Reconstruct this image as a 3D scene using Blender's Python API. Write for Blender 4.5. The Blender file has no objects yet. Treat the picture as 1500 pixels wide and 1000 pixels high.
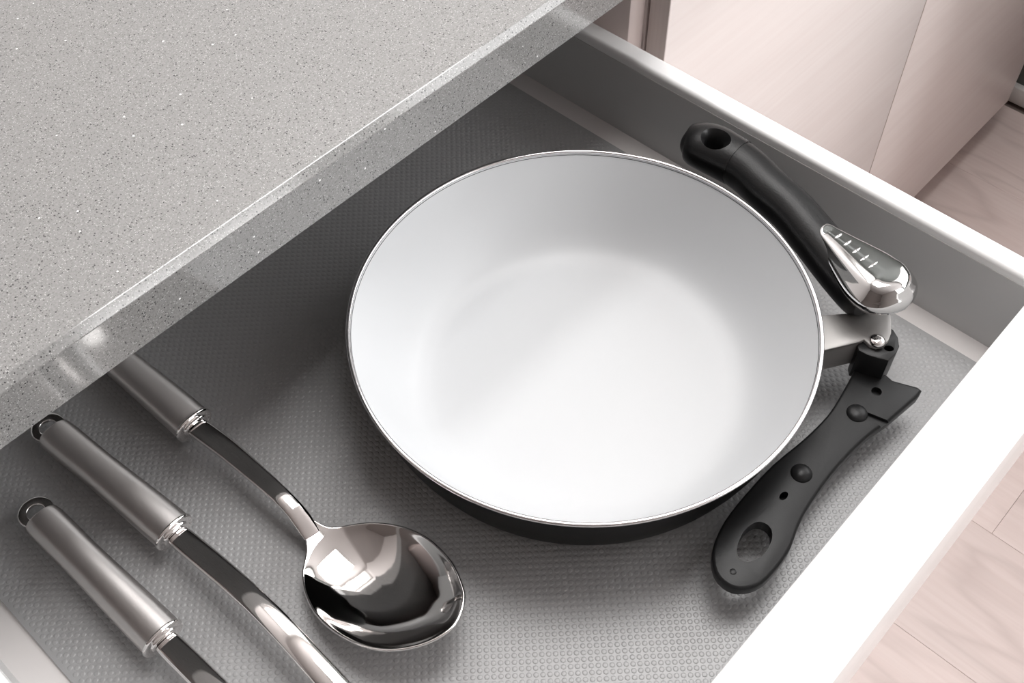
import bpy, bmesh, math, random
import numpy as np
from mathutils import Vector, Matrix

random.seed(7)
scene = bpy.context.scene
COL = scene.collection

# ------------------------------------------------------------------ camera
F_PX, PITCH, YAW, ROLL = 1643.36, .92163, .807957, -.021395
CAM = Vector((-.32774, -.25453, .58593))
_F = Vector((math.sin(YAW) * math.cos(PITCH), math.cos(YAW) * math.cos(PITCH), -math.sin(PITCH)))
_R0 = Vector((math.cos(YAW), -math.sin(YAW), 0))
_U0 = _R0.cross(_F)
_R = _R0 * math.cos(ROLL) + _U0 * math.sin(ROLL)
_U = _U0 * math.cos(ROLL) - _R0 * math.sin(ROLL)
cd = bpy.data.cameras.new('camera')
cd.sensor_width = 36.0
cd.lens = F_PX / 1500 * 36
cd.clip_start = .01
cam = bpy.data.objects.new('camera', cd)
COL.objects.link(cam)
m = Matrix((( _R.x, _U.x, -_F.x, CAM.x), (_R.y, _U.y, -_F.y, CAM.y), (_R.z, _U.z, -_F.z, CAM.z), (0, 0, 0, 1)))
cam.matrix_world = m
scene.camera = cam

# ------------------------------------------------------------------ world, light of the unseen windows, exposure
w = bpy.data.worlds.new('overcast_sky')
scene.world = w
w.use_nodes = True
bg = w.node_tree.nodes['Background']
bg.inputs['Color'].default_value = (.93, .96, 1, 1)
bg.inputs['Strength'].default_value = 1.0

FLOOR_Z, CEIL_Z = -.72, 1.78
WALL_R, WALL_L, WALL_B, WALL_F = 1.362, -2.4, .72, -2.9
WIN1 = (-2.25, .05, .52, 1.70)          # unseen right-wall window, widened for the worktop highlight: y0, y1, z0, z1
ADDED_WIN2 = (.30, 1.32, .25, 1.72)             # window added behind the camera to brighten doors: x0, x1, z0, z1
ADDED_WIN3 = (-.05, 1.30, 1.18, 1.74)            # window added behind the worktop, lights the drawer front: x0, x1, z0, z1

def area_light(name, loc, direction, sx, sy, power, color=(1, 1, 1), spread=math.pi):
    l = bpy.data.lights.new(name, 'AREA')
    l.shape = 'RECTANGLE'; l.size = sx; l.size_y = sy
    l.energy = power; l.color = color; l.spread = spread
    o = bpy.data.objects.new(name, l)
    COL.objects.link(o)
    o.location = loc
    o.rotation_euler = Vector(direction).to_track_quat('-Z', 'Y').to_euler()
    return o

area_light('daylight_window_right', (WALL_R + .03, (WIN1[0] + WIN1[1]) / 2, (WIN1[2] + WIN1[3]) / 2), (-1, 0, 0),
           WIN1[1] - WIN1[0], WIN1[3] - WIN1[2], 50, (1, .995, .99))
area_light('added_light_front', ((ADDED_WIN2[0] + ADDED_WIN2[1]) / 2, WALL_F - .03, (ADDED_WIN2[2] + ADDED_WIN2[3]) / 2), (0, 1, 0),
           ADDED_WIN2[1] - ADDED_WIN2[0], ADDED_WIN2[3] - ADDED_WIN2[2], 68, (1, .995, .99))  # fill for the doors, through the added window behind the camera
area_light('added_light_back', ((ADDED_WIN3[0] + ADDED_WIN3[1]) / 2, WALL_B + .03, (ADDED_WIN3[2] + ADDED_WIN3[3]) / 2), (0, -1, 0),
           ADDED_WIN3[1] - ADDED_WIN3[0], ADDED_WIN3[3] - ADDED_WIN3[2], 30, (1, .99, .98))  # extra light through the added high window

vs = scene.view_settings
vs.view_transform = 'Standard'
vs.look = 'None'
vs.gamma = 1
vs.use_curve_mapping = False
vs.exposure = -0.45
scene.cycles.use_denoising = True
scene.cycles.max_bounces = 10
scene.cycles.diffuse_bounces = 6
scene.cycles.sample_clamp_indirect = 6

# ------------------------------------------------------------------ helpers
def ray(px, py):
    return _F + _R * ((px - 750) / F_PX) - _U * ((py - 500) / F_PX)

def at_z(px, py, z):
    r = ray(px, py)
    p = CAM + r * ((z - CAM.z) / r.z)
    return (p.x, p.y)

ORIGIN = {}

def worigin(o):
    return ORIGIN.get(o.name, Vector((0, 0, 0))) if o else Vector((0, 0, 0))

def tag(o, label=None, cat=None, group=None, kind=None):
    if label: o['label'] = label
    if cat: o['category'] = cat
    if group: o['group'] = group
    if kind: o['kind'] = kind
    return o

def thing(name, loc, label, cat, group=None):
    o = bpy.data.objects.new(name, None)
    o.empty_display_size = .05
    COL.objects.link(o)
    o.location = loc
    ORIGIN[o.name] = Vector(loc)
    return tag(o, label, cat, group)

def put(name, me, mat, parent=None, smooth=False, angle=None):
    """mesh in world coordinates -> object, child of parent"""
    o = bpy.data.objects.new(name, me)
    COL.objects.link(o)
    if mat: me.materials.append(mat)
    if parent is not None:
        org = worigin(parent)
        me.transform(Matrix.Translation(-org))
        o.parent = parent
        ORIGIN[o.name] = org
    if smooth:
        me.shade_smooth()
        if angle:
            me.set_sharp_from_angle(angle=math.radians(angle))
    return o

def mesh_of(verts, faces):
    me = bpy.data.meshes.new('mesh')
    me.from_pydata([tuple(v) for v in verts], [], [tuple(f) for f in faces])
    me.update()
    bm = bmesh.new(); bm.from_mesh(me)
    bmesh.ops.recalc_face_normals(bm, faces=bm.faces)
    bm.to_mesh(me); bm.free()
    return me

def from_bm(bm):
    bmesh.ops.recalc_face_normals(bm, faces=bm.faces)
    me = bpy.data.meshes.new('mesh')
    bm.to_mesh(me); bm.free()
    return me

def box_me(x0, x1, y0, y1, z0, z1, bev=0, seg=2):
    bm = bmesh.new()
    bmesh.ops.create_cube(bm, size=1)
    for v in bm.verts:
        v.co = Vector(((x0 + x1) / 2 + v.co.x * (x1 - x0), (y0 + y1) / 2 + v.co.y * (y1 - y0), (z0 + z1) / 2 + v.co.z * (z1 - z0)))
    if bev:
        bmesh.ops.bevel(bm, geom=bm.edges[:], offset=bev, segments=seg, profile=.5, affect='EDGES')
    return from_bm(bm)

def box(name, x0, x1, y0, y1, z0, z1, mat, parent=None, bev=0, seg=2):
    return put(name, box_me(x0, x1, y0, y1, z0, z1, bev, seg), mat, parent, smooth=bev > 0, angle=50 if bev else None)

def prism_me(poly, z0, z1, bev=0, seg=3, bottom_bev=False):
    """vertical prism over plan polygon"""
    bm = bmesh.new()
    lo = [bm.verts.new((x, y, z0)) for x, y in poly]
    f = bm.faces.new(lo)
    r = bmesh.ops.extrude_face_region(bm, geom=[f])
    up = [g for g in r['geom'] if isinstance(g, bmesh.types.BMVert)]
    for v in up: v.co.z = z1
    bmesh.ops.recalc_face_normals(bm, faces=bm.faces)
    if bev:
        upset = set(up)
        es = [e for e in bm.edges if (e.verts[0] in upset and e.verts[1] in upset) or
              (bottom_bev and e.verts[0] not in upset and e.verts[1] not in upset)]
        bmesh.ops.bevel(bm, geom=es, offset=bev, segments=seg, profile=.5, affect='EDGES')
    return from_bm(bm)

def extrude_y_me(prof, y0, y1):
    """closed profile in (x, z) extruded along y"""
    n = len(prof)
    v = [(x, y0, z) for x, z in prof] + [(x, y1, z) for x, z in prof]
    f = [(i, (i + 1) % n, n + (i + 1) % n, n + i) for i in range(n)]
    f += [tuple(range(n))[::-1], tuple(range(n, 2 * n))]
    return mesh_of(v, f)

def extrude_x_me(prof, x0, x1):
    n = len(prof)
    v = [(x0, y, z) for y, z in prof] + [(x1, y, z) for y, z in prof]
    f = [(i, (i + 1) % n, n + (i + 1) % n, n + i) for i in range(n)]
    f += [tuple(range(n))[::-1], tuple(range(n, 2 * n))]
    return mesh_of(v, f)

def lathe_me(prof, n=128, closed=False, cx=0, cy=0):
    """profile of (r, z); r = 0 ends become poles"""
    v, f, rows = [], [], []
    for r, z in prof:
        if r < 1e-7:
            rows.append([len(v)]); v.append((cx, cy, z))
        else:
            rows.append(list(range(len(v), len(v) + n)))
            v += [(cx + r * math.cos(2 * math.pi * k / n), cy + r * math.sin(2 * math.pi * k / n), z) for k in range(n)]
    pairs = list(zip(rows, rows[1:])) + ([(rows[-1], rows[0])] if closed else [])
    for a, b in pairs:
        for k in range(n):
            k2 = (k + 1) % n
            if len(a) == 1: f.append((a[0], b[k2], b[k]))
            elif len(b) == 1: f.append((a[k], a[k2], b[0]))
            else: f.append((a[k], a[k2], b[k2], b[k]))
    return mesh_of(v, f)

def catmull(pts, sub, closed=False):
    pts = [np.array(p, float) for p in pts]
    n = len(pts); out = []
    for i in range(n if closed else n - 1):
        if closed:
            p0, p1, p2, p3 = pts[i - 1], pts[i], pts[(i + 1) % n], pts[(i + 2) % n]
        else:
            p1, p2 = pts[i], pts[i + 1]
            p0 = pts[i - 1] if i else 2 * p1 - p2
            p3 = pts[i + 2] if i + 2 < n else 2 * p2 - p1
        for k in range(sub):
            t = k / sub
            out.append(.5 * (2 * p1 + (p2 - p0) * t + (2 * p0 - 5 * p1 + 4 * p2 - p3) * t * t + (3 * p1 - p0 - 3 * p2 + p3) * t ** 3))
    if not closed: out.append(pts[-1])
    return out

def sweep_me(rows, n=32, ex=2.0, flat=None):
    """rows: (x, y, z, half width, half height[, roll]) along a path; superellipse sections, capped"""
    P = [Vector(r[:3]) for r in rows]
    v, f = [], []
    m_ = len(rows)
    for i, r in enumerate(rows):
        t = (P[min(i + 1, m_ - 1)] - P[max(i - 1, 0)]).normalized()
        side = t.cross(Vector((0, 0, 1)))
        side = side.normalized() if side.length > 1e-6 else Vector((1, 0, 0))
        up = side.cross(t).normalized()
        if len(r) > 5:
            a = r[5]; side, up = side * math.cos(a) + up * math.sin(a), up * math.cos(a) - side * math.sin(a)
        for k in range(n):
            a = 2 * math.pi * k / n
            c, s = math.cos(a), math.sin(a)
            cx = math.copysign(abs(c) ** (2 / ex), c); sy = math.copysign(abs(s) ** (2 / ex), s)
            v.append(P[i] + side * (cx * r[3]) + up * (sy * r[4]))
    for i in range(m_ - 1):
        for k in range(n):
            f.append((i * n + k, i * n + (k + 1) % n, (i + 1) * n + (k + 1) % n, (i + 1) * n + k))
    f.append(tuple(range(n))[::-1]); f.append(tuple(range((m_ - 1) * n, m_ * n)))
    return mesh_of(v, f)

def cut(o, cutter_meshes):
    """real holes: boolean difference, applied"""
    for cm in cutter_meshes:
        c = bpy.data.objects.new('cutter', cm); COL.objects.link(c)
        org = worigin(o)
        cm.transform(Matrix.Translation(-org)); c.location = org
        md = o.modifiers.new('cut', 'BOOLEAN'); md.operation = 'DIFFERENCE'; md.object = c; md.solver = 'EXACT'
        bpy.context.view_layer.update()
        dg = bpy.context.evaluated_depsgraph_get()
        me = bpy.data.meshes.new_from_object(o.evaluated_get(dg))
        o.modifiers.remove(md)
        o.data = me
        bpy.data.objects.remove(c)
    return o

def ellipse(cx, cy, a, b, rot=0, n=40):
    return [(cx + a * math.cos(t) * math.cos(rot) - b * math.sin(t) * math.sin(rot),
             cy + a * math.cos(t) * math.sin(rot) + b * math.sin(t) * math.cos(rot)) for t in [2 * math.pi * k / n for k in range(n)]]

# ------------------------------------------------------------------ materials
def new_mat(name):
    m = bpy.data.materials.new(name); m.use_nodes = True
    nt = m.node_tree
    return m, nt, nt.nodes['Principled BSDF'], nt.links

def pbr(name, color, rough=.5, metal=0, coat=0, ior=1.5, bump=None, coat_rough=.05, spec=.5):
    m, nt, b, L = new_mat(name)
    b.inputs['Base Color'].default_value = (*color, 1)
    b.inputs['Roughness'].default_value = rough
    b.inputs['Metallic'].default_value = metal
    b.inputs['IOR'].default_value = ior
    b.inputs['Specular IOR Level'].default_value = spec
    b.inputs['Coat Weight'].default_value = coat
    b.inputs['Coat Roughness'].default_value = coat_rough
    if bump:
        sc, dist, strength, stretch = bump
        tc = nt.nodes.new('ShaderNodeTexCoord'); mp = nt.nodes.new('ShaderNodeMapping')
        mp.inputs['Scale'].default_value = stretch
        nz = nt.nodes.new('ShaderNodeTexNoise'); nz.inputs['Scale'].default_value = sc; nz.inputs['Detail'].default_value = 4
        bp = nt.nodes.new('ShaderNodeBump'); bp.inputs['Distance'].default_value = dist; bp.inputs['Strength'].default_value = strength
        L.new(tc.outputs['Object'], mp.inputs['Vector']); L.new(mp.outputs[0], nz.inputs['Vector'])
        L.new(nz.outputs['Fac'], bp.inputs['Height']); L.new(bp.outputs[0], b.inputs['Normal'])
    return m

def ramp(nt, stops, interp='LINEAR'):
    r = nt.nodes.new('ShaderNodeValToRGB')
    r.color_ramp.interpolation = interp
    e = r.color_ramp.elements
    while len(e) < len(stops): e.new(.5)
    for k, (p, c) in enumerate(stops):
        e[k].position = p; e[k].color = (*c, 1) if len(c) == 3 else c
    return r

def mix(nt, L, fac, a, b, mode='MIX'):
    n = nt.nodes.new('ShaderNodeMix'); n.data_type = 'RGBA'; n.blend_type = mode
    for s, v in ((0, fac), (6, a), (7, b)):
        if hasattr(v, 'links'): L.new(v, n.inputs[s])
        elif isinstance(v, (int, float)): n.inputs[s].default_value = v
        else: n.inputs[s].default_value = (*v, 1)
    return n.outputs[2]

def quartz():
    m, nt, b, L = new_mat('grey_quartz')
    tc = nt.nodes.new('ShaderNodeTexCoord')
    def vor(scale, rnd=1):
        v = nt.nodes.new('ShaderNodeTexVoronoi'); v.inputs['Scale'].default_value = scale
        L.new(tc.outputs['Object'], v.inputs['Vector']); return v
    def speck(scale, share, size):
        v = vor(scale)
        sep = nt.nodes.new('ShaderNodeSeparateColor'); L.new(v.outputs['Color'], sep.inputs[0])
        lt = nt.nodes.new('ShaderNodeMath'); lt.operation = 'LESS_THAN'; lt.inputs[1].default_value = share
        L.new(sep.outputs[0], lt.inputs[0])
        d = nt.nodes.new('ShaderNodeMath'); d.operation = 'LESS_THAN'; d.inputs[1].default_value = size
        L.new(v.outputs['Distance'], d.inputs[0])
        mu = nt.nodes.new('ShaderNodeMath'); mu.operation = 'MULTIPLY'
        L.new(lt.outputs[0], mu.inputs[0]); L.new(d.outputs[0], mu.inputs[1])
        return mu.outputs[0]
    nz = nt.nodes.new('ShaderNodeTexNoise'); nz.inputs['Scale'].default_value = 900; nz.inputs['Detail'].default_value = 2
    L.new(tc.outputs['Object'], nz.inputs['Vector'])
    base = ramp(nt, [(.3, (.22, .22, .217)), (.7, (.30, .298, .294))])
    L.new(nz.outputs['Fac'], base.inputs[0])
    c = mix(nt, L, speck(1100, .26, .40), base.outputs[0], (.15, .15, .148))
    c = mix(nt, L, speck(900, .085, .42), c, (.05, .05, .052))
    c = mix(nt, L, speck(1300, .16, .4), c, (.48, .48, .475))
    c = mix(nt, L, speck(700, .0014, .45), c, (.95, .95, .95))
    L.new(c, b.inputs['Base Color'])
    b.inputs['Roughness'].default_value = .10
    b.inputs['IOR'].default_value = 1.68
    return m

def wood(name, light, dark, axis, scale=1.0, contrast=.5, rough=.4, line=.35):
    """fine straight grain along an axis (0 x, 1 y, 2 z), offset per object"""
    m, nt, b, L = new_mat(name)
    tc = nt.nodes.new('ShaderNodeTexCoord'); oi = nt.nodes.new('ShaderNodeObjectInfo')
    add = nt.nodes.new('ShaderNodeVectorMath'); add.operation = 'MULTIPLY_ADD'
    comb = nt.nodes.new('ShaderNodeCombineXYZ')
    for k in range(3): L.new(oi.outputs['Random'], comb.inputs[k])
    add.inputs[1].default_value = (7.3, 11.1, 5.7)
    L.new(comb.outputs[0], add.inputs[0]); L.new(tc.outputs['Object'], add.inputs[2])
    def nz(sc, st, detail, dist=0):
        mp = nt.nodes.new('ShaderNodeMapping')
        s = [1, 1, 1]; s[axis] = st
        mp.inputs['Scale'].default_value = s
        n = nt.nodes.new('ShaderNodeTexNoise'); n.inputs['Scale'].default_value = sc * scale
        n.inputs['Detail'].default_value = detail; n.inputs['Distortion'].default_value = dist
        L.new(add.outputs[0], mp.inputs['Vector']); L.new(mp.outputs[0], n.inputs['Vector'])
        return n.outputs['Fac']
    big = nz(6, .18, 3, .6)
    # cathedral rings: contour lines of the large noise
    mul = nt.nodes.new('ShaderNodeMath'); mul.operation = 'MULTIPLY'; mul.inputs[1].default_value = 14
    fr = nt.nodes.new('ShaderNodeMath'); fr.operation = 'PINGPONG'; fr.inputs[1].default_value = 1
    L.new(big, mul.inputs[0]); L.new(mul.outputs[0], fr.inputs[0])
    rl = ramp(nt, [(0, (1, 1, 1)), (.35, (0, 0, 0))])
    L.new(fr.outputs[0], rl.inputs[0])
    fine = nz(160, .03, 4)
    rf = ramp(nt, [(.38, (0, 0, 0)), (.68, (1, 1, 1))])
    L.new(fine, rf.inputs[0])
    med = ramp(nt, [(.35, (0, 0, 0)), (.65, (1, 1, 1))]); L.new(nz(18, .1, 2), med.inputs[0])
    sc_ = nt.nodes.new('ShaderNodeMath'); sc_.operation = 'MULTIPLY'; sc_.inputs[1].default_value = contrast
    L.new(rf.outputs[0], sc_.inputs[0])
    c = mix(nt, L, sc_.outputs[0], light, dark)
    s2 = nt.nodes.new('ShaderNodeMath'); s2.operation = 'MULTIPLY'; s2.inputs[1].default_value = contrast * .6
    L.new(med.outputs[0], s2.inputs[0])
    c = mix(nt, L, s2.outputs[0], c, dark)
    s3 = nt.nodes.new('ShaderNodeMath'); s3.operation = 'MULTIPLY'; s3.inputs[1].default_value = line
    L.new(rl.outputs[0], s3.inputs[0])
    c = mix(nt, L, s3.outputs[0], c, tuple(x * .78 for x in dark))
    # tone of the single board
    hv = nt.nodes.new('ShaderNodeHueSaturation')
    mr = nt.nodes.new('ShaderNodeMapRange'); mr.inputs['To Min'].default_value = .95; mr.inputs['To Max'].default_value = 1.04
    L.new(oi.outputs['Random'], mr.inputs['Value']); L.new(mr.outputs[0], hv.inputs['Value'])
    L.new(c, hv.inputs['Color']); L.new(hv.outputs[0], b.inputs['Base Color'])
    b.inputs['Roughness'].default_value = rough
    bp = nt.nodes.new('ShaderNodeBump'); bp.inputs['Distance'].default_value = .0003; bp.inputs['Strength'].default_value = .35
    L.new(fine, bp.inputs['Height']); L.new(bp.outputs[0], b.inputs['Normal'])
    return m

M = {}
M['quartz'] = quartz()
M['mat'] = pbr('grey_rubber', (.345, .345, .348), .34)
M['white'] = pbr('white_lacquer', (.90, .90, .90), .22)
M['rail'] = pbr('grey_coated_metal', (.54, .54, .538), .32)
M['railtop'] = pbr('paler_coated_metal', (.86, .86, .86), .25)  # tops of the drawer's side walls, paler than the walls
M['board'] = pbr('pale_grey_board', (.72, .69, .68), .35)
M['ceramic'] = pbr('white_ceramic', (.59, .602, .615), .45, spec=.35)
M['enamel'] = pbr('black_enamel', (.002, .002, .002), .4, spec=.12)
M['alu'] = pbr('bare_aluminium', (.75, .73, .74), .22, metal=1)
M['plastic'] = pbr('black_plastic', (.009, .009, .0095), .36, bump=(900, .0002, .5, (1, 1, 1)), spec=.35)
M['plastic2'] = pbr('black_smooth_plastic', (.012, .012, .0125), .34, bump=(1200, .0001, .4, (1, 1, 1)), spec=.22)
M['chrome'] = pbr('chrome', (.66, .66, .66), .04, metal=1)
M['polished'] = pbr('polished_steel', (.78, .76, .75), .06, metal=1)
M['brushed'] = pbr('satin_steel', (.62, .595, .585), .45, metal=1, bump=(900, .0001, .2, (.5, 1, .5)))
_nt = M['brushed'].node_tree; _b = _nt.nodes['Principled BSDF']
_tg = _nt.nodes.new('ShaderNodeTangent'); _tg.direction_type = 'RADIAL'; _tg.axis = 'Y'
_nt.links.new(_tg.outputs[0], _b.inputs['Tangent'])
_b.inputs['Anisotropic'].default_value = .9; _b.inputs['Anisotropic Rotation'].default_value = .25
M['bracket'] = pbr('sandblasted_steel', (.30, .29, .282), .45, metal=.5, bump=(1500, .0001, .4, (1, 1, 1)))
M['door'] = wood('pale_pink_wood_door', (.90, .84, .82), (.83, .75, .73), 0, 1.0, .42, .33, .05)
M['edge'] = wood('pale_wood_edge', (.62, .555, .53), (.50, .43, .41), 2, 2.0, .5, .5, .1)
M['carcass'] = pbr('pinkish_board', (.52, .44, .42), .5)
M['plank'] = wood('pink_oak_plank', (.76, .655, .625), (.66, .54, .51), 1, 1.0, .45, .36, .4)
M['under'] = pbr('subfloor', (.25, .2, .18), .8)
M['wall'] = pbr('painted_wall', (.36, .33, .315), .8)
M['wall_dark'] = pbr('taupe_wall', (.16, .135, .125), .7)
M['wall_grey'] = pbr('grey_green_wall', (.10, .107, .102), .5)
M['ceiling'] = pbr('ceiling_paint', (.52, .49, .48), .85)
M['wall_tile'] = pbr('white_wall', (.84, .80, .785), .35)
M['trim'] = pbr('white_trim', (.8, .78, .76), .4)

# ------------------------------------------------------------------ the room
fl = box('floor', WALL_L, WALL_R, WALL_F, WALL_B, FLOOR_Z - .05, FLOOR_Z - .009, M['under'])
tag(fl, 'pale pinkish wood plank floor of the kitchen', kind='structure')
PW, PL = .19, 1.26
plank_me = box_me(0, PW - .0003, 0, PL - .0003, -.0092, 0, .0004, 1)
plank_me.materials.append(M['plank'])
i = 0
x = .5754 - PW * 9
col = 0
while x < WALL_R - .01:
    wdt = PW
    y = -.237 - PL * 2 + (col % 3) * (PL / 3)
    while y < WALL_B:
        if y + PL > -1.9 and x > -1.2 and x + PW <= WALL_R:
            o = bpy.data.objects.new('plank', plank_me); COL.objects.link(o)
            o.parent = fl; o.location = (x, y, FLOOR_Z)
            if y + PL > WALL_B: o.scale.y = (WALL_B - y) / PL
        y += PL
    x += PW; col += 1

def wall_with_window(name, axis, pos, thick, a0, a1, b0, b1, hole, mat):
    """wall plane at axis = pos (thickness outwards), spanning a (horizontal) and z, with a window opening"""
    h0, h1, k0, k1 = hole
    bm = bmesh.new()
    ga, gb = [a0, h0, h1, a1], [b0, k0, k1, b1]
    for i in range(3):
        for j in range(3):
            if i == 1 and j == 1: continue
            A0, A1, B0, B1 = ga[i], ga[i + 1], gb[j], gb[j + 1]
            p = [(A0, B0), (A1, B0), (A1, B1), (A0, B1)]
            vs_ = []
            for t in (pos, pos + thick):
                vs_.append([bm.verts.new((t, a, b) if axis == 0 else (a, t, b)) for a, b in p])
            bm.faces.new(vs_[0]); bm.faces.new(vs_[1])
            for q in range(4):
                bm.faces.new((vs_[0][q], vs_[0][(q + 1) % 4], vs_[1][(q + 1) % 4], vs_[1][q]))
    bmesh.ops.remove_doubles(bm, verts=bm.verts, dist=1e-5)
    return tag(put(name, from_bm(bm), mat), kind='structure')

wall_with_window('wall_right', 0, WALL_R, .12, WALL_F, WALL_B, FLOOR_Z - .05, CEIL_Z, WIN1, M['wall_grey'])
wall_with_window('wall_front', 1, WALL_F, -.12, WALL_L, WALL_R, FLOOR_Z - .05, CEIL_Z, ADDED_WIN2, M['wall'])
wall_with_window('wall_back', 1, WALL_B, .12, WALL_L, WALL_R, FLOOR_Z - .05, CEIL_Z, ADDED_WIN3, M['wall_tile'])
tag(box('wall_left', WALL_L - .1, WALL_L, WALL_F, WALL_B, FLOOR_Z - .05, CEIL_Z, M['wall_dark']), kind='structure')
tag(box('ceiling', WALL_L, WALL_R, WALL_F, WALL_B, CEIL_Z, CEIL_Z + .08, M['ceiling']), kind='structure')
tag(box('baseboard_right', WALL_R - .014, WALL_R, WALL_F, WALL_B, FLOOR_Z, FLOOR_Z + .032, M['trim'], None, .002), kind='structure')

def window(name, axis, pos, hole):
    h0, h1, k0, k1 = hole
    t, d = .05, .035
    o = None
    bars = [(h0, h1, k0, k0 + t), (h0, h1, k1 - t, k1), (h0, h0 + t, k0 + t, k1 - t), (h1 - t, h1, k0 + t, k1 - t),
            ((h0 + h1) / 2 - t / 2, (h0 + h1) / 2 + t / 2, k0 + t, k1 - t)]
    root = bpy.data.objects.new(name, None); COL.objects.link(root)
    root.location = (pos, (h0 + h1) / 2, k0) if axis == 0 else ((h0 + h1) / 2, pos, k0)
    ORIGIN[root.name] = Vector(root.location)
    tag(root, kind='structure')
    for a0, a1, b0, b1 in bars:
        if axis == 0: box('frame_bar', pos - .012, pos + d - .012, a0, a1, b0, b1, M['trim'], root, .003)
        else: box('frame_bar', a0, a1, pos - d + .012, pos + .012, b0, b1, M['trim'], root, .003)
window('window_1', 0, WALL_R, WIN1)
window('added_window_2', 1, WALL_F, ADDED_WIN2)
window('added_window_3', 1, WALL_B, ADDED_WIN3)

lampo = thing('added_ceiling_light', (.55, .10, CEIL_Z - .03), 'added flat white rectangular ceiling light, unseen, lighting the open drawer from above', 'lamp')  # unseen lamp, added as overhead fill for pan and drawer
box('housing', .03, 1.07, -.22, .42, CEIL_Z - .03, CEIL_Z - .001, M['trim'], lampo, .004)
la = area_light('added_ceiling_light_glow', (.55, .10, CEIL_Z - .032), (0, 0, -1), 1.0, .6, 25, (1, .99, .98))

# ------------------------------------------------------------------ worktop
CT_Y, CT_Z0 = .109, .145
CT_Z1 = CT_Z0 + .0362
ca, cb = .0034, .0044
prof = [(CT_Y + .001, CT_Z0), (CT_Y, CT_Z0 + .001), (CT_Y, CT_Z1 - cb - .0006), (CT_Y + .0002, CT_Z1 - cb),
        (CT_Y + ca, CT_Z1 - .0002), (CT_Y + ca + .0006, CT_Z1)]
prof += [(WALL_B - .001, CT_Z1), (WALL_B - .001, CT_Z0)]
wt = put('worktop', extrude_x_me(prof, -1.7, WALL_R - .001), M['quartz'])
tag(wt, 'speckled light grey quartz worktop with polished rounded edge over the open drawer', 'worktop')

# ------------------------------------------------------------------ cabinets
DOOR_Y, DT, DOOR_Z0 = .1265, .018, -.65
CX0, CX1 = -.394, .240          # carcass of the drawer unit
def carcass(root, x0, x1, top_z):
    t = .018
    y0, y1 = DOOR_Y + DT + .002, WALL_B - .002
    box('side_panel', x0, x0 + t, y0, y1, DOOR_Z0, top_z, M['carcass'], root, .0006, 1)
    box('side_panel', x1 - t, x1, y0, y1, DOOR_Z0, top_z, M['carcass'], root, .0006, 1)
    box('bottom_panel', x0 + t, x1 - t, y0, y1, DOOR_Z0, DOOR_Z0 + t, M['carcass'], root)
    box('back_panel', x0 + t, x1 - t, y1 - .008, y1, DOOR_Z0 + t, top_z, M['carcass'], root)
    box('top_rail', x0 + t, x1 - t, y1 - .1, y1 - .009, top_z - t, top_z, M['carcass'], root)
    box('plinth', x0, x1, y0 + .05, y0 + .066, FLOOR_Z, DOOR_Z0 - .001, M['edge'], root)

cab = thing('drawer_cabinet', ((CX0 + CX1) / 2, .43, FLOOR_Z), 'drawer cabinet under the grey worktop, its top drawer with white front pulled open', 'cabinet')
carcass(cab, CX0, CX1, CT_Z0 - .0005)
for z0, z1 in ((-.65, -.325), (-.322, -.062)):
    box('drawer_front', CX0 + .0015, CX1 - .0015, DOOR_Y, DOOR_Y + DT, z0, z1, M['door'], cab, .0008, 1)

NX0, NX1 = .2425, 1.2575
nb = thing('base_cabinet', ((NX0 + NX1) / 2, .43, FLOOR_Z), 'closed base cabinet with two plain pale pink wood doors beside the open drawer', 'cabinet')
carcass(nb, NX0, NX1, CT_Z0 - .0005)
gx = .743
for x0, x1 in ((NX0 + .0005, gx - .0013), (gx + .0013, NX1 - .0005)):
    d = put('door', box_me(x0, x1, DOOR_Y, DOOR_Y + DT, DOOR_Z0 + .001, CT_Z0 - .012, .0008, 2), M['door'], nb, True, 40)
    box('edge_band', x0 - .0003, x0 + .0003, DOOR_Y + .0006, DOOR_Y + DT - .0005, DOOR_Z0 + .002, CT_Z0 - .013, M['edge'], d)

# unseen cabinet run, added by the side wall to shade the floor
sc0, sc1, scx = -2.4, -.47, .78
sr = thing('shading_cabinet', (1.07, -1.43, FLOOR_Z), 'unseen pale wood cabinet run added along the side wall to shade the floor', 'cabinet')
box('body', scx + .02, WALL_R - .016, sc0, sc1, DOOR_Z0, CT_Z0, M['carcass'], sr, .001, 1)
box('plinth', scx + .07, WALL_R - .016, sc0 + .01, sc1 - .01, FLOOR_Z, DOOR_Z0, M['edge'], sr)
for k in range(4):
    y0 = sc0 + (sc1 - sc0) * k / 4
    box('door', scx, scx + .018, y0 + .0015, y0 + (sc1 - sc0) / 4 - .0015, DOOR_Z0 + .001, CT_Z0 - .012, M['door'], sr, .0008, 1)
box('top', scx - .013, WALL_R - .001, sc0, sc1 + .012, CT_Z0, CT_Z1, M['quartz'], sr, .003, 2)

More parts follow.
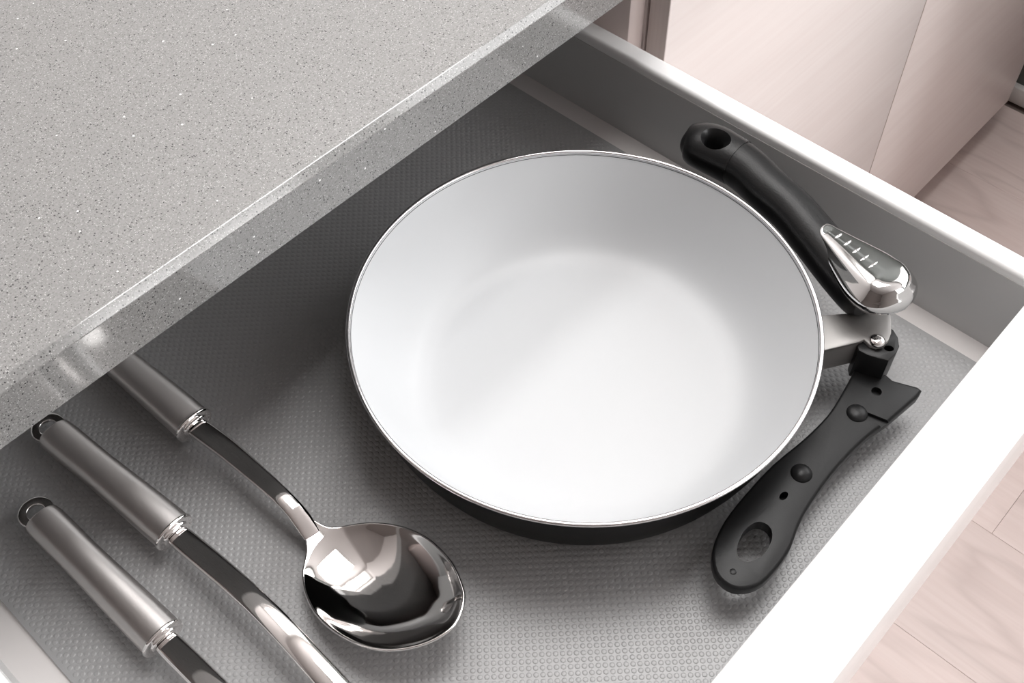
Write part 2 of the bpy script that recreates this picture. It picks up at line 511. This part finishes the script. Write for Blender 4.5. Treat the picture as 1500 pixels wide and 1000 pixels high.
# ------------------------------------------------------------------ the drawer
MX0, MX1 = -.333, .1816         # mat
DX0, DX1 = -.352, .199          # inner faces of the side walls
DY0, DY1 = -.1905, .295         # inside of front and back
RAIL_Z = .0678
dr = box('drawer', DX0 - .006, DX1 + .006, DY0, DY1, -.0165, -.0016, M['board'], cab)
dr['label'] = 'open drawer with grey metal side walls and thick white front'
def side(sgn, x):
    s = sgn
    t, r = .0165, .0035
    pr = [(x, -.016), (x, .0005), (x + s * .0006, .0012), (x + s * .0006, RAIL_Z - .006)]
    body = [(x, -.016), (x, RAIL_Z - .0075), (x + s * (t - .001), RAIL_Z - .0075), (x + s * (t - .001), -.016)]
    o = put('side_wall', extrude_y_me(body, DY0 - .001, DY1), M['rail'], dr)
    cap = [(x + s * .0004, RAIL_Z - .0074)]
    for k in range(6):
        a = math.pi / 2 * k / 5
        cap.append((x + s * (.0004 + r - r * math.cos(a)), RAIL_Z - r + r * math.sin(a)))
    for k in range(6):
        a = math.pi / 2 * k / 5
        cap.append((x + s * (t - r + r * math.sin(a)), RAIL_Z - r + r * math.cos(a)))
    cap.append((x + s * t, RAIL_Z - .0074))
    put('wall_cap', extrude_y_me(cap, DY0 - .001, DY1), M['railtop'], dr, True, 50)
side(1, DX1)
side(-1, DX0)
box('back_panel', DX0, DX1, DY1, DY1 + .016, -.016, .075, M['rail'], dr, .001)
FR_Z = .088
fp = box('front_panel', CX0 + .0015, CX1 - .0015, -.2318, DY0 - .0005, -.058, FR_Z, M['white'], dr, .0016, 3)

# ------------------------------------------------------------------ dotted mat
mt = thing('drawer_mat', ((MX0 + MX1) / 2, .05, -.0014), 'grey anti-slip mat with raised dots lining the open drawer', 'mat')
box('sheet', MX0, MX1, DY0 + .0015, DY1 - .004, -.0015, 0, M['mat'], mt)
PITCH_D = .0053
pts = []
for lay in (0, 1):
    xs = np.arange(MX0 + .004 + lay * PITCH_D / 2, MX1 - .002, PITCH_D)
    ys = np.arange(DY0 + .005 + lay * PITCH_D / 2, DY1 - .007, PITCH_D)
    gxx, gyy = np.meshgrid(xs, ys)
    pts.append(np.stack([gxx.ravel(), gyy.ravel()], 1))
pts = np.concatenate(pts)
K = 8
ang = np.arange(K) * 2 * np.pi / K
prof_d = [(.00170, -.00005), (.00145, .00012), (.0009, .00021)]
tmpl = np.concatenate([np.stack([r * np.cos(ang), r * np.sin(ang), np.full(K, z)], 1) for r, z in prof_d])
tq = []
for ring in range(2):
    for k in range(K):
        tq.append((ring * K + k, ring * K + (k + 1) % K, (ring + 1) * K + (k + 1) % K, (ring + 1) * K + k))
nd, nv = len(pts), len(tmpl)
V = np.zeros((nd, nv, 3)); V[:] = tmpl; V[:, :, :2] += pts[:, None, :]
quads = (np.array(tq)[None] + (np.arange(nd) * nv)[:, None, None]).reshape(-1, 4)
caps = (np.arange(2 * K, 3 * K)[None] + (np.arange(nd) * nv)[:, None])
me = bpy.data.meshes.new('dots')
me.vertices.add(nd * nv); me.vertices.foreach_set('co', V.ravel())
loops = np.concatenate([quads.ravel(), caps.ravel()])
starts = np.concatenate([np.arange(len(quads)) * 4, len(quads) * 4 + np.arange(nd) * K])
me.loops.add(len(loops)); me.loops.foreach_set('vertex_index', loops.astype(np.int32))
me.polygons.add(len(starts)); me.polygons.foreach_set('loop_start', starts.astype(np.int32))
me.update(calc_edges=True); me.validate()
dots = put('dots', me, M['mat'], mt, True)
dots['kind'] = 'stuff'

# ------------------------------------------------------------------ frying pan
HP = .068
pan = thing('frying_pan', (0, 0, .0004), 'black frying pan with white ceramic inside and handle halves folded round its rim', 'frying pan')
outer = [(0, .0004), (.100, .0004), (.1065, .0008), (.113, .0028), (.1185, .0070), (.1230, .0130), (.1270, .0210),
         (.1310, .0320), (.1345, .0450), (.1372, .0570), (.1388, HP - .0022), (.1375, HP - .0022)]
outer = [(0, .0004)] + [tuple(p) for p in catmull(outer[1:-1], 4)] + [(.1372, HP - .0030)]
inner = [(.0, .0038), (.070, .0038), (.088, .0040), (.097, .0050), (.1045, .0078), (.1105, .0130), (.1160, .0205),
         (.1215, .0300), (.1275, .0420), (.1335, .0555), (.1372, .0645), (.1386, HP - .0010)]
inner = [(0, .0038)] + [tuple(p) for p in catmull(inner[1:], 5)]
put('body', lathe_me(outer, 160), M['enamel'], pan, True, 60)
put('ceramic_lining', lathe_me(inner, 160), M['ceramic'], pan, True)
rim = [(.1374 + .0014 + .0014 * math.cos(a), HP - .0012 + .0012 * math.sin(a)) for a in [2 * math.pi * k / 12 for k in range(12)]]
put('rim', lathe_me(rim, 160, closed=True), M['alu'], pan, True)

# bracket on the pan's side, carrying both handle halves
BZ = .050
top_img = [(1160, 464), (1298, 455), (1304, 458), (1306, 466), (1306, 487), (1302, 498), (1294, 506), (1284, 508), (1274, 505), (1266, 497), (1259, 500), (1150, 526)]
def to_wall(p, q, r=.1342):
    '''point on the line p -> q (towards the pan) at radius r'''
    p, q = Vector(p), Vector(q)
    for k in range(400):
        t = p.lerp(q, k / 400)
        if t.length <= r: return tuple(t)
    return tuple(q)
top_poly = [at_z(*p, BZ) for p in top_img]
top_poly[0] = to_wall(top_poly[1], top_poly[0])
top_poly[-1] = to_wall(top_poly[-2], top_poly[-1])
br = put('bracket', prism_me(top_poly, BZ - .0025, BZ, .0008, 2), M['bracket'], pan, True, 40)
a, b_ = Vector((*top_poly[-2], 0)), Vector((*top_poly[-1], 0))
nrm = Vector((-(b_ - a).y, (b_ - a).x, 0)).normalized()
ctr = Vector((*at_z(1230, 480, BZ), 0))
if nrm.dot(ctr - a) < 0: nrm = -nrm
fl_poly = [tuple((p)[:2]) for p in (a, b_, b_ + nrm * .0025, a + nrm * .0025)]
put('flange', prism_me(fl_poly, BZ - .0215, BZ - .0004), M['bracket'], br)
a2, b2 = Vector((*top_poly[1], 0)), Vector((*top_poly[0], 0))
fl_poly = [tuple((p)[:2]) for p in (a2, b2, b2 - nrm * .0025, a2 - nrm * .0025)]
put('flange', prism_me(fl_poly, BZ - .0215, BZ - .0004), M['bracket'], br)
rv = at_z(1285, 499.5, BZ)
rvp = [(.0048, BZ - .0004), (.0049, BZ + .0008), (.0043, BZ + .0018), (.0030, BZ + .0025), (.0014, BZ + .0028), (0, BZ + .0029)]
put('rivet', lathe_me(rvp, 32, cx=rv[0], cy=rv[1]), M['polished'], br, True)

# hinge block
hb = [at_z(*p, .0472) for p in [(1256, 505), (1257, 500), (1263, 496), (1280, 484), (1298, 477), (1309, 482), (1316, 493), (1318, 506), (1313, 516), (1302, 528), (1286, 524), (1272, 520), (1258, 513)]]
hinge = put('hinge_block', prism_me(hb, .0215, .0472, .0012, 2), M['plastic2'], pan, True, 40)
hx, hy = at_z(1302, 510, .0472)
cut(hinge, [prism_me(ellipse(hx, hy, .0022, .0030, .6, 16), .040, .06)])

# flat handle half
PZ, PT = .0285, .0085
img = [(1258, 527), (1249, 546), (1236, 570), (1213.6, 605.6), (1177.6, 641.6), (1132.6, 679), (1092, 722.6), (1061, 763), (1044, 803.7), (1048, 838), (1068, 858),
       (1092, 862), (1116.8, 853), (1141, 828), (1159, 800), (1174, 761), (1199, 720), (1230, 680), (1270, 639.6), (1303, 616), (1345, 580), (1351, 571), (1345, 566), (1308, 556), (1300, 549)]
head = [at_z(*p, PZ) for p in img]
body = [tuple(p) for p in catmull(head[:20], 3)] + head[20:]
hp_ = put('handle_plate', prism_me(body, PZ - PT, PZ, .0018, 3, True), M['plastic2'], pan, True, 35)
hole = [at_z(*p, PZ) for p in [(1110, 764), (1124, 768), (1131, 779), (1129, 795), (1117, 813), (1098, 822.5), (1084, 818), (1079.5, 806), (1084, 788), (1095, 772)]]
hole = [tuple(p) for p in catmull(hole, 4, True)]
c1 = at_z(1284, 573, PZ); c2 = at_z(1148, 726, PZ)
g0, g1 = Vector(at_z(1262, 606, PZ)), Vector(at_z(1312, 626, PZ))
gd = (g1 - g0).normalized(); gn = Vector((-gd.y, gd.x)) * .0028
groove = [tuple(p) for p in (g0 - gn, g1 - gn, g1 + gn, g0 + gn)]
cut(hp_, [prism_me(hole, PZ - .03, PZ + .03), prism_me(ellipse(c1[0], c1[1], .0031, .0031, 0, 24), PZ - .004, PZ + .01),
          prism_me(ellipse(c2[0], c2[1], .0033, .0020, 0, 20), PZ - .006, PZ + .01), prism_me(groove, PZ - .0022, PZ + .01)])
hp_.data.shade_smooth(); hp_.data.set_sharp_from_angle(angle=math.radians(35))
for (px, py), r_, h_ in (((1255.5, 605), .0064, .0030), ((1174, 693), .0063, .0034), ((1074, 837), .0022, .0006)):
    cxy = at_z(px, py, PZ)
    dome = [(r_ * math.cos(t), PZ - .0003 + h_ * math.sin(t)) for t in [math.pi / 2 * k / 8 for k in range(8)]] + [(0, PZ - .0003 + h_)]
    put('stud', lathe_me(dome, 32, cx=cxy[0], cy=cxy[1]), M['plastic2'], hp_, True)

# round handle half with end cap
GZ = .064
def gp(px, py, z, hw, hh):
    x_, y_ = at_z(px, py, z); return (x_, y_, z, hw, hh)
cap_rows = [gp(1001.5, 203, GZ, .003, .003), gp(1004, 204, GZ, .0085, .0075), gp(1011, 206, GZ, .0130, .0110), gp(1024, 211, GZ, .0162, .0135),
            gp(1045, 219, GZ, .0172, .0148), gp(1065, 230, GZ, .0163, .0150), gp(1080, 238.5, GZ, .0156, .0150)]
cap_rows = [tuple(r) for r in catmull(cap_rows, 4)]
ec = put('end_cap', sweep_me(cap_rows, 48, 2.25), M['plastic'], pan, True, 40)
hcx, hcy = at_z(1047, 203, GZ + .014)
gdir = math.atan2(at_z(1100, 250, GZ)[1] - at_z(1030, 210, GZ)[1], at_z(1100, 250, GZ)[0] - at_z(1030, 210, GZ)[0])
cone = []
n_ = 40
e_lo = ellipse(hcx, hcy, .0068, .0062, gdir, n_); e_hi = ellipse(hcx, hcy, .0112, .0104, gdir, n_)
cv = [(x_, y_, GZ - .05) for x_, y_ in e_lo] + [(x_, y_, GZ + .0095) for x_, y_ in e_lo] + [(x_, y_, GZ + .0155) for x_, y_ in e_hi] + [(x_, y_, GZ + .03) for x_, y_ in e_hi]
cf = [(r0 * n_ + k, r0 * n_ + (k + 1) % n_, (r0 + 1) * n_ + (k + 1) % n_, (r0 + 1) * n_ + k) for r0 in range(3) for k in range(n_)]
cf += [tuple(range(n_))[::-1], tuple(range(3 * n_, 4 * n_))]
cut(ec, [mesh_of(cv, cf)])
ec.data.shade_smooth(); ec.data.set_sharp_from_angle(angle=math.radians(40))
grip_rows = [gp(1080.6, 238.8, GZ, .0148, .0142), gp(1081.5, 239.4, GZ, .0153, .0147), gp(1100, 254, GZ, .0150, .0146), gp(1122, 275, GZ, .0146, .0142), gp(1160, 309, GZ - .001, .0142, .0140),
             gp(1195, 350, GZ - .002, .0145, .0142), gp(1228, 390, GZ - .002, .0150, .0145), gp(1255, 422, GZ - .002, .0150, .0140), gp(1268, 437, GZ - .002, .0140, .0130), gp(1274, 444, GZ - .002, .0110, .0100)]
grip_rows = [tuple(r) for r in catmull(grip_rows, 5)]
grip = put('grip', sweep_me(grip_rows, 48, 2.2), M['plastic'], pan, True, 40)

# chrome thumb plate
TZ = .0725
timg = [(1199, 331), (1209, 327), (1220, 330), (1233, 337), (1260, 351), (1284, 363), (1308, 376), (1329, 392), (1341.6, 409), (1344.5, 422), (1340, 435),
        (1329, 446), (1308, 453.5), (1289, 455), (1269.6, 451), (1252, 439.6), (1236, 422), (1220, 396), (1204, 366), (1195, 348), (1194, 339)]
tout = np.array(catmull([at_z(*p, TZ) for p in timg], 4, True))
spine0, spine1 = np.array(at_z(1210, 345, TZ)), np.array(at_z(1292, 418, TZ))
sd = spine1 - spine0; sl = np.linalg.norm(sd); sd /= sl
tu = np.clip((tout - spine0) @ sd, 0, sl)
core = spine0 + tu[:, None] * sd            # nearest point on the spine
hs = .35 + .65 * (tu / sl)                   # the wide end stands higher
rings = [(1.0, -.0045), (1.02, -.002), (1.0, .0), (.96, .0016), (.90, .0032), (.82, .0050), (.74, .0076), (.66, .0096), (.58, .0106), (.48, .0111), (.34, .0113), (.2, .0114), (.06, .0114)]
tv, tf = [], []
N = len(tout)
for t, h in rings:
    q = core + (tout - core) * t
    for k in range(N):
        tv.append((q[k][0], q[k][1], TZ + h * (hs[k] if h > 0 else 1)))
for r0 in range(len(rings) - 1):
    for k in range(N):
        tf.append((r0 * N + k, r0 * N + (k + 1) % N, (r0 + 1) * N + (k + 1) % N, (r0 + 1) * N + k))
tf.append(tuple(range((len(rings) - 1) * N, len(rings) * N)))
tf.append(tuple(range(N))[::-1])
tp = put('thumb_plate', mesh_of(tv, tf), M['chrome'], pan, True)
for k, (px, py) in enumerate([(1228, 346), (1241.5, 356.5), (1254.5, 367.5), (1266.5, 378.5), (1279, 388.5)]):
    z = TZ + .0112 * (.42 + .1 * k)
    c = Vector((*at_z(px, py, z), z))
    d = Vector((*at_z(px + 6.4, py - 4.2, z), z)) - c
    d = d * (1 + .08 * k)
    rows = [(*(c + d * s), .0009 * math.sqrt(max(.05, 1 - s * s)), .0013 * math.sqrt(max(.05, 1 - s * s))) for s in np.linspace(-1, 1, 9)]
    put('ridge', sweep_me(rows, 10), M['chrome'], tp, True)

# ------------------------------------------------------------------ steel utensils
def utensil_handle(root, xf, yf, yaw, L=.115):
    """satin tube lying on the mat; ferrule end at (xf, yf), running back along +y turned by yaw"""
    d = Vector((math.sin(yaw), math.cos(yaw), 0))
    f = Vector((xf, yf, 0))
    #      s,     z,     half w, half h
    st = [(0, .0172, .0121, .0088), (.12, .0168, .0120, .0088), (.3, .0155, .0116, .0086), (.5, .0137, .0111, .0084),
          (.66, .0122, .0109, .0083), (.8, .0108, .0111, .0083), (.93, .0098, .0111, .0081), (.985, .0095, .0107, .0076), (1.0, .0095, .0098, .0066)]
    rows = [tuple(q) for q in catmull([(*(f + d * (s * L)).xy, z, hw, hh) for s, z, hw, hh in st], 4)]
    h = put('handle', sweep_me(rows, 44, 2.35), M['brushed'], root, True, 50)
    # polished lip at the ferrule end
    lip = [(*(f + d * (-s)).xy, .0172, .0121 + e, .0088 + e) for s, e in ((-.0012, -.0002), (-.0006, .0005), (0, .0007), (.0008, .0004), (.0013, -.0006), (.00145, -.0020))]
    put('lip', sweep_me(lip, 44, 2.35), M['polished'], h, True, 60)
    lp = [(*(f + d * (-s)).xy, .0176, a_, b2_) for s, a_, b2_ in ((-.001, .0084, .0056), (.0020, .0083, .0055), (.0027, .0076, .0048))]
    put('collar', sweep_me(lp, 36, 2.8), M['polished'], h, True, 50)
    # hanging ring
    e = f + d * (L + .0052)
    n = 40
    r0, r1 = .0050, .0104
    zz = .0095
    sq = lambda v: math.copysign(abs(v) ** .45, v)
    ring = [(r0 + (r1 - r0) * (.5 + .5 * sq(math.cos(t))), .0013 * sq(math.sin(t))) for t in [2 * math.pi * (k + .5) / 12 for k in range(12)]]
    lm = lathe_me([(r, zz + z) for r, z in ring], n, closed=True, cx=e.x, cy=e.y)
    put('hanging_ring', lm, M['polished'], root, True, 50)

def shaft(root, rows, name='shaft', ex=2.6):
    rows = [tuple(r) for r in catmull(rows, 6)]
    return put(name, sweep_me(rows, 28, ex), M['polished'], root, True, 60)

spoon = thing('serving_spoon', (-.19, .1, 0), 'polished steel serving spoon with satin tube handle and broad oval bowl, beside the pan', 'spoon')
utensil_handle(spoon, -.1915, .1435, math.radians(-1))
# bowl from its rim outline (in a tilted rim plane) with the neck lobe that runs up the shaft
PLN = Vector((-.04, .25, 1)); PP = Vector((-.19, -.02, .0215))
def on_rim_plane(px, py):
    r = ray(px, py)
    return CAM + r * ((PP - CAM).dot(PLN) / r.dot(PLN))
def plane_z(x_, y_):
    return PP.z - (PLN.x * (x_ - PP.x) + PLN.y * (y_ - PP.y))
def at3(px, py, z):
    return Vector((*at_z(px, py, z), z))
ro = [(500, 772), (530, 767), (560, 767), (595, 774), (630, 792), (660, 823), (676, 857), (679, 880), (668, 912), (645, 932), (612, 946), (570, 952), (530, 945), (490, 924), (462, 897), (447, 866), (443.5, 842)]
lobe = [(445.5, 825, .0104), (448, 808, .0114), (447.5, 793, .0124), (444.5, 781, .0140), (440, 771, .0158), (442.5, 764, .0168), (449, 758, .0170), (456, 757, .0164), (464.5, 762.5, .0146), (473, 767.5, .0130), (484, 771, .0116)]
P3 = [on_rim_plane(*p) for p in ro] + [at3(*p) for p in lobe]
rim3 = np.array(catmull([tuple(p) for p in P3], 5, True))
N = len(rim3)
n_reg = (len(ro) - 1) * 5
cen = np.array(catmull([tuple(p) for p in P3[:len(ro)]], 5, True)).mean(0)
rxy = rim3[:, :2] - cen[:2]
R_act = np.linalg.norm(rxy, axis=1)
ang_ = np.unwrap(np.arctan2(rxy[:, 1], rxy[:, 0]))
R_vir = R_act.copy()
a0_, a1_ = ang_[n_reg], ang_[0] + 2 * np.pi * np.sign(ang_[n_reg] - ang_[0])
for k in range(n_reg, N):
    f_ = (ang_[k] - a0_) / (a1_ - a0_)
    f_ = max(0, min(1, f_)); R_vir[k] = R_act[n_reg] + (R_act[0] - R_act[n_reg]) * f_ + .0012 * math.sin(math.pi * f_)
bv, bf = [], []
ts = [1 - .02 * k for k in range(25)] + [.46, .40, .34, .28, .22, .16, .10, .05]
soft = lambda v: .5 * (v + math.sqrt(v * v + .03))
for t in ts:
    for k in range(N):
        q = cen + (rim3[k] - cen) * t
        rho = t * R_act[k] / R_vir[k]
        bv.append((q[0], q[1], plane_z(q[0], q[1]) - .0165 * (soft(1 - rho ** 2.3) - .0866) + .045 * max(0, rho - .85) ** 2))
bv.append((cen[0], cen[1], plane_z(cen[0], cen[1]) - .0165 * (soft(1) - .0866)))
for r0 in range(len(ts) - 1):
    for k in range(N):
        bf.append((r0 * N + k, r0 * N + (k + 1) % N, (r0 + 1) * N + (k + 1) % N, (r0 + 1) * N + k))
for k in range(N):
    bf.append(((len(ts) - 1) * N + k, (len(ts) - 1) * N + (k + 1) % N, len(ts) * N))
bo = put('bowl', mesh_of(bv, bf), M['polished'], spoon, True)
if bo.data.polygons[0].normal.z < 0: bo.data.flip_normals()
so = bo.modifiers.new('thick', 'SOLIDIFY'); so.thickness = .0013; so.offset = -1
shaft(spoon, [(-.1915, .1400, .0176, .0066, .0030), (-.1908, .1340, .0180, .0068, .0030), (-.1895, .1150, .0194, .0066, .0028), (-.1889, .0900, .0206, .0060, .0026), (-.1886, .0680, .0208, .0055, .0025),
              (-.1888, .0550, .0190, .0055, .0024), (-.1893, .0470, .0160, .0056, .0018), (-.1900, .0420, .0135, .0054, .0014), (-.1908, .0370, .0116, .0050, .0010)])

ut2 = thing('kitchen_utensil', (-.245, .1, 0), 'steel utensil with satin tube handle lying between the serving spoon and the outermost utensil', 'utensil')
utensil_handle(ut2, -.2437, .0935, math.radians(-3.6))
shaft(ut2, [(-.2437, .0900, .0176, .0066, .0030), (-.2433, .0830, .0184, .0070, .0030), (-.2420, .0600, .0210, .0070, .0028), (-.2408, .0300, .0238, .0068, .0027), (-.2410, .0000, .0250, .0068, .0026), (-.2420, -.0300, .0240, .0070, .0025), (-.2430, -.0560, .0205, .0072, .0022), (-.2440, -.0720, .0140, .0085, .0018), (-.2445, -.0800, .0075, .011, .0012)])
ov = [(-.2445 + .0235 * math.sin(t) * (1 + .15 * math.cos(t)), -.1285 + .053 * math.cos(t)) for t in [2 * math.pi * k / 40 for k in range(40)]]
blade = put('blade', prism_me(ov, .0045, .0060, .0005, 1, True), M['polished'], ut2, True, 40)
cut(blade, [prism_me(ellipse(-.2445 + dx, -.132, .0022, .026, 0, 20), 0, .02) for dx in (-.011, 0, .011)])

ut3 = thing('kitchen_utensil', (-.288, .06, 0), 'steel utensil with satin tube handle and hanging ring lying along the drawer side wall', 'utensil')
utensil_handle(ut3, -.2862, .0470, math.radians(-1.4), .116)
shaft(ut3, [(-.2862, .0435, .0176, .0066, .0030), (-.2860, .0370, .0184, .0070, .0030), (-.2855, .0150, .0212, .0070, .0028), (-.2850, -.0150, .0240, .0068, .0027), (-.2860, -.0450, .0240, .0066, .0026), (-.2880, -.0700, .0195, .0064, .0024), (-.2890, -.0860, .0125, .0072, .002), (-.2895, -.0960, .0062, .0110, .0016)])
for dx in (-.0075, .0075):
    rows = [(-.2895 + dx * .6, -.094, .0062, .0035, .0015), (-.2895 + dx, -.105, .0052, .003, .0015), (-.2895 + dx, -.145, .0052, .0026, .0014), (-.2895 + dx * .9, -.172, .006, .001, .0008)]
    put('tine', sweep_me([tuple(r) for r in catmull(rows, 4)], 14), M['polished'], ut3, True, 60)
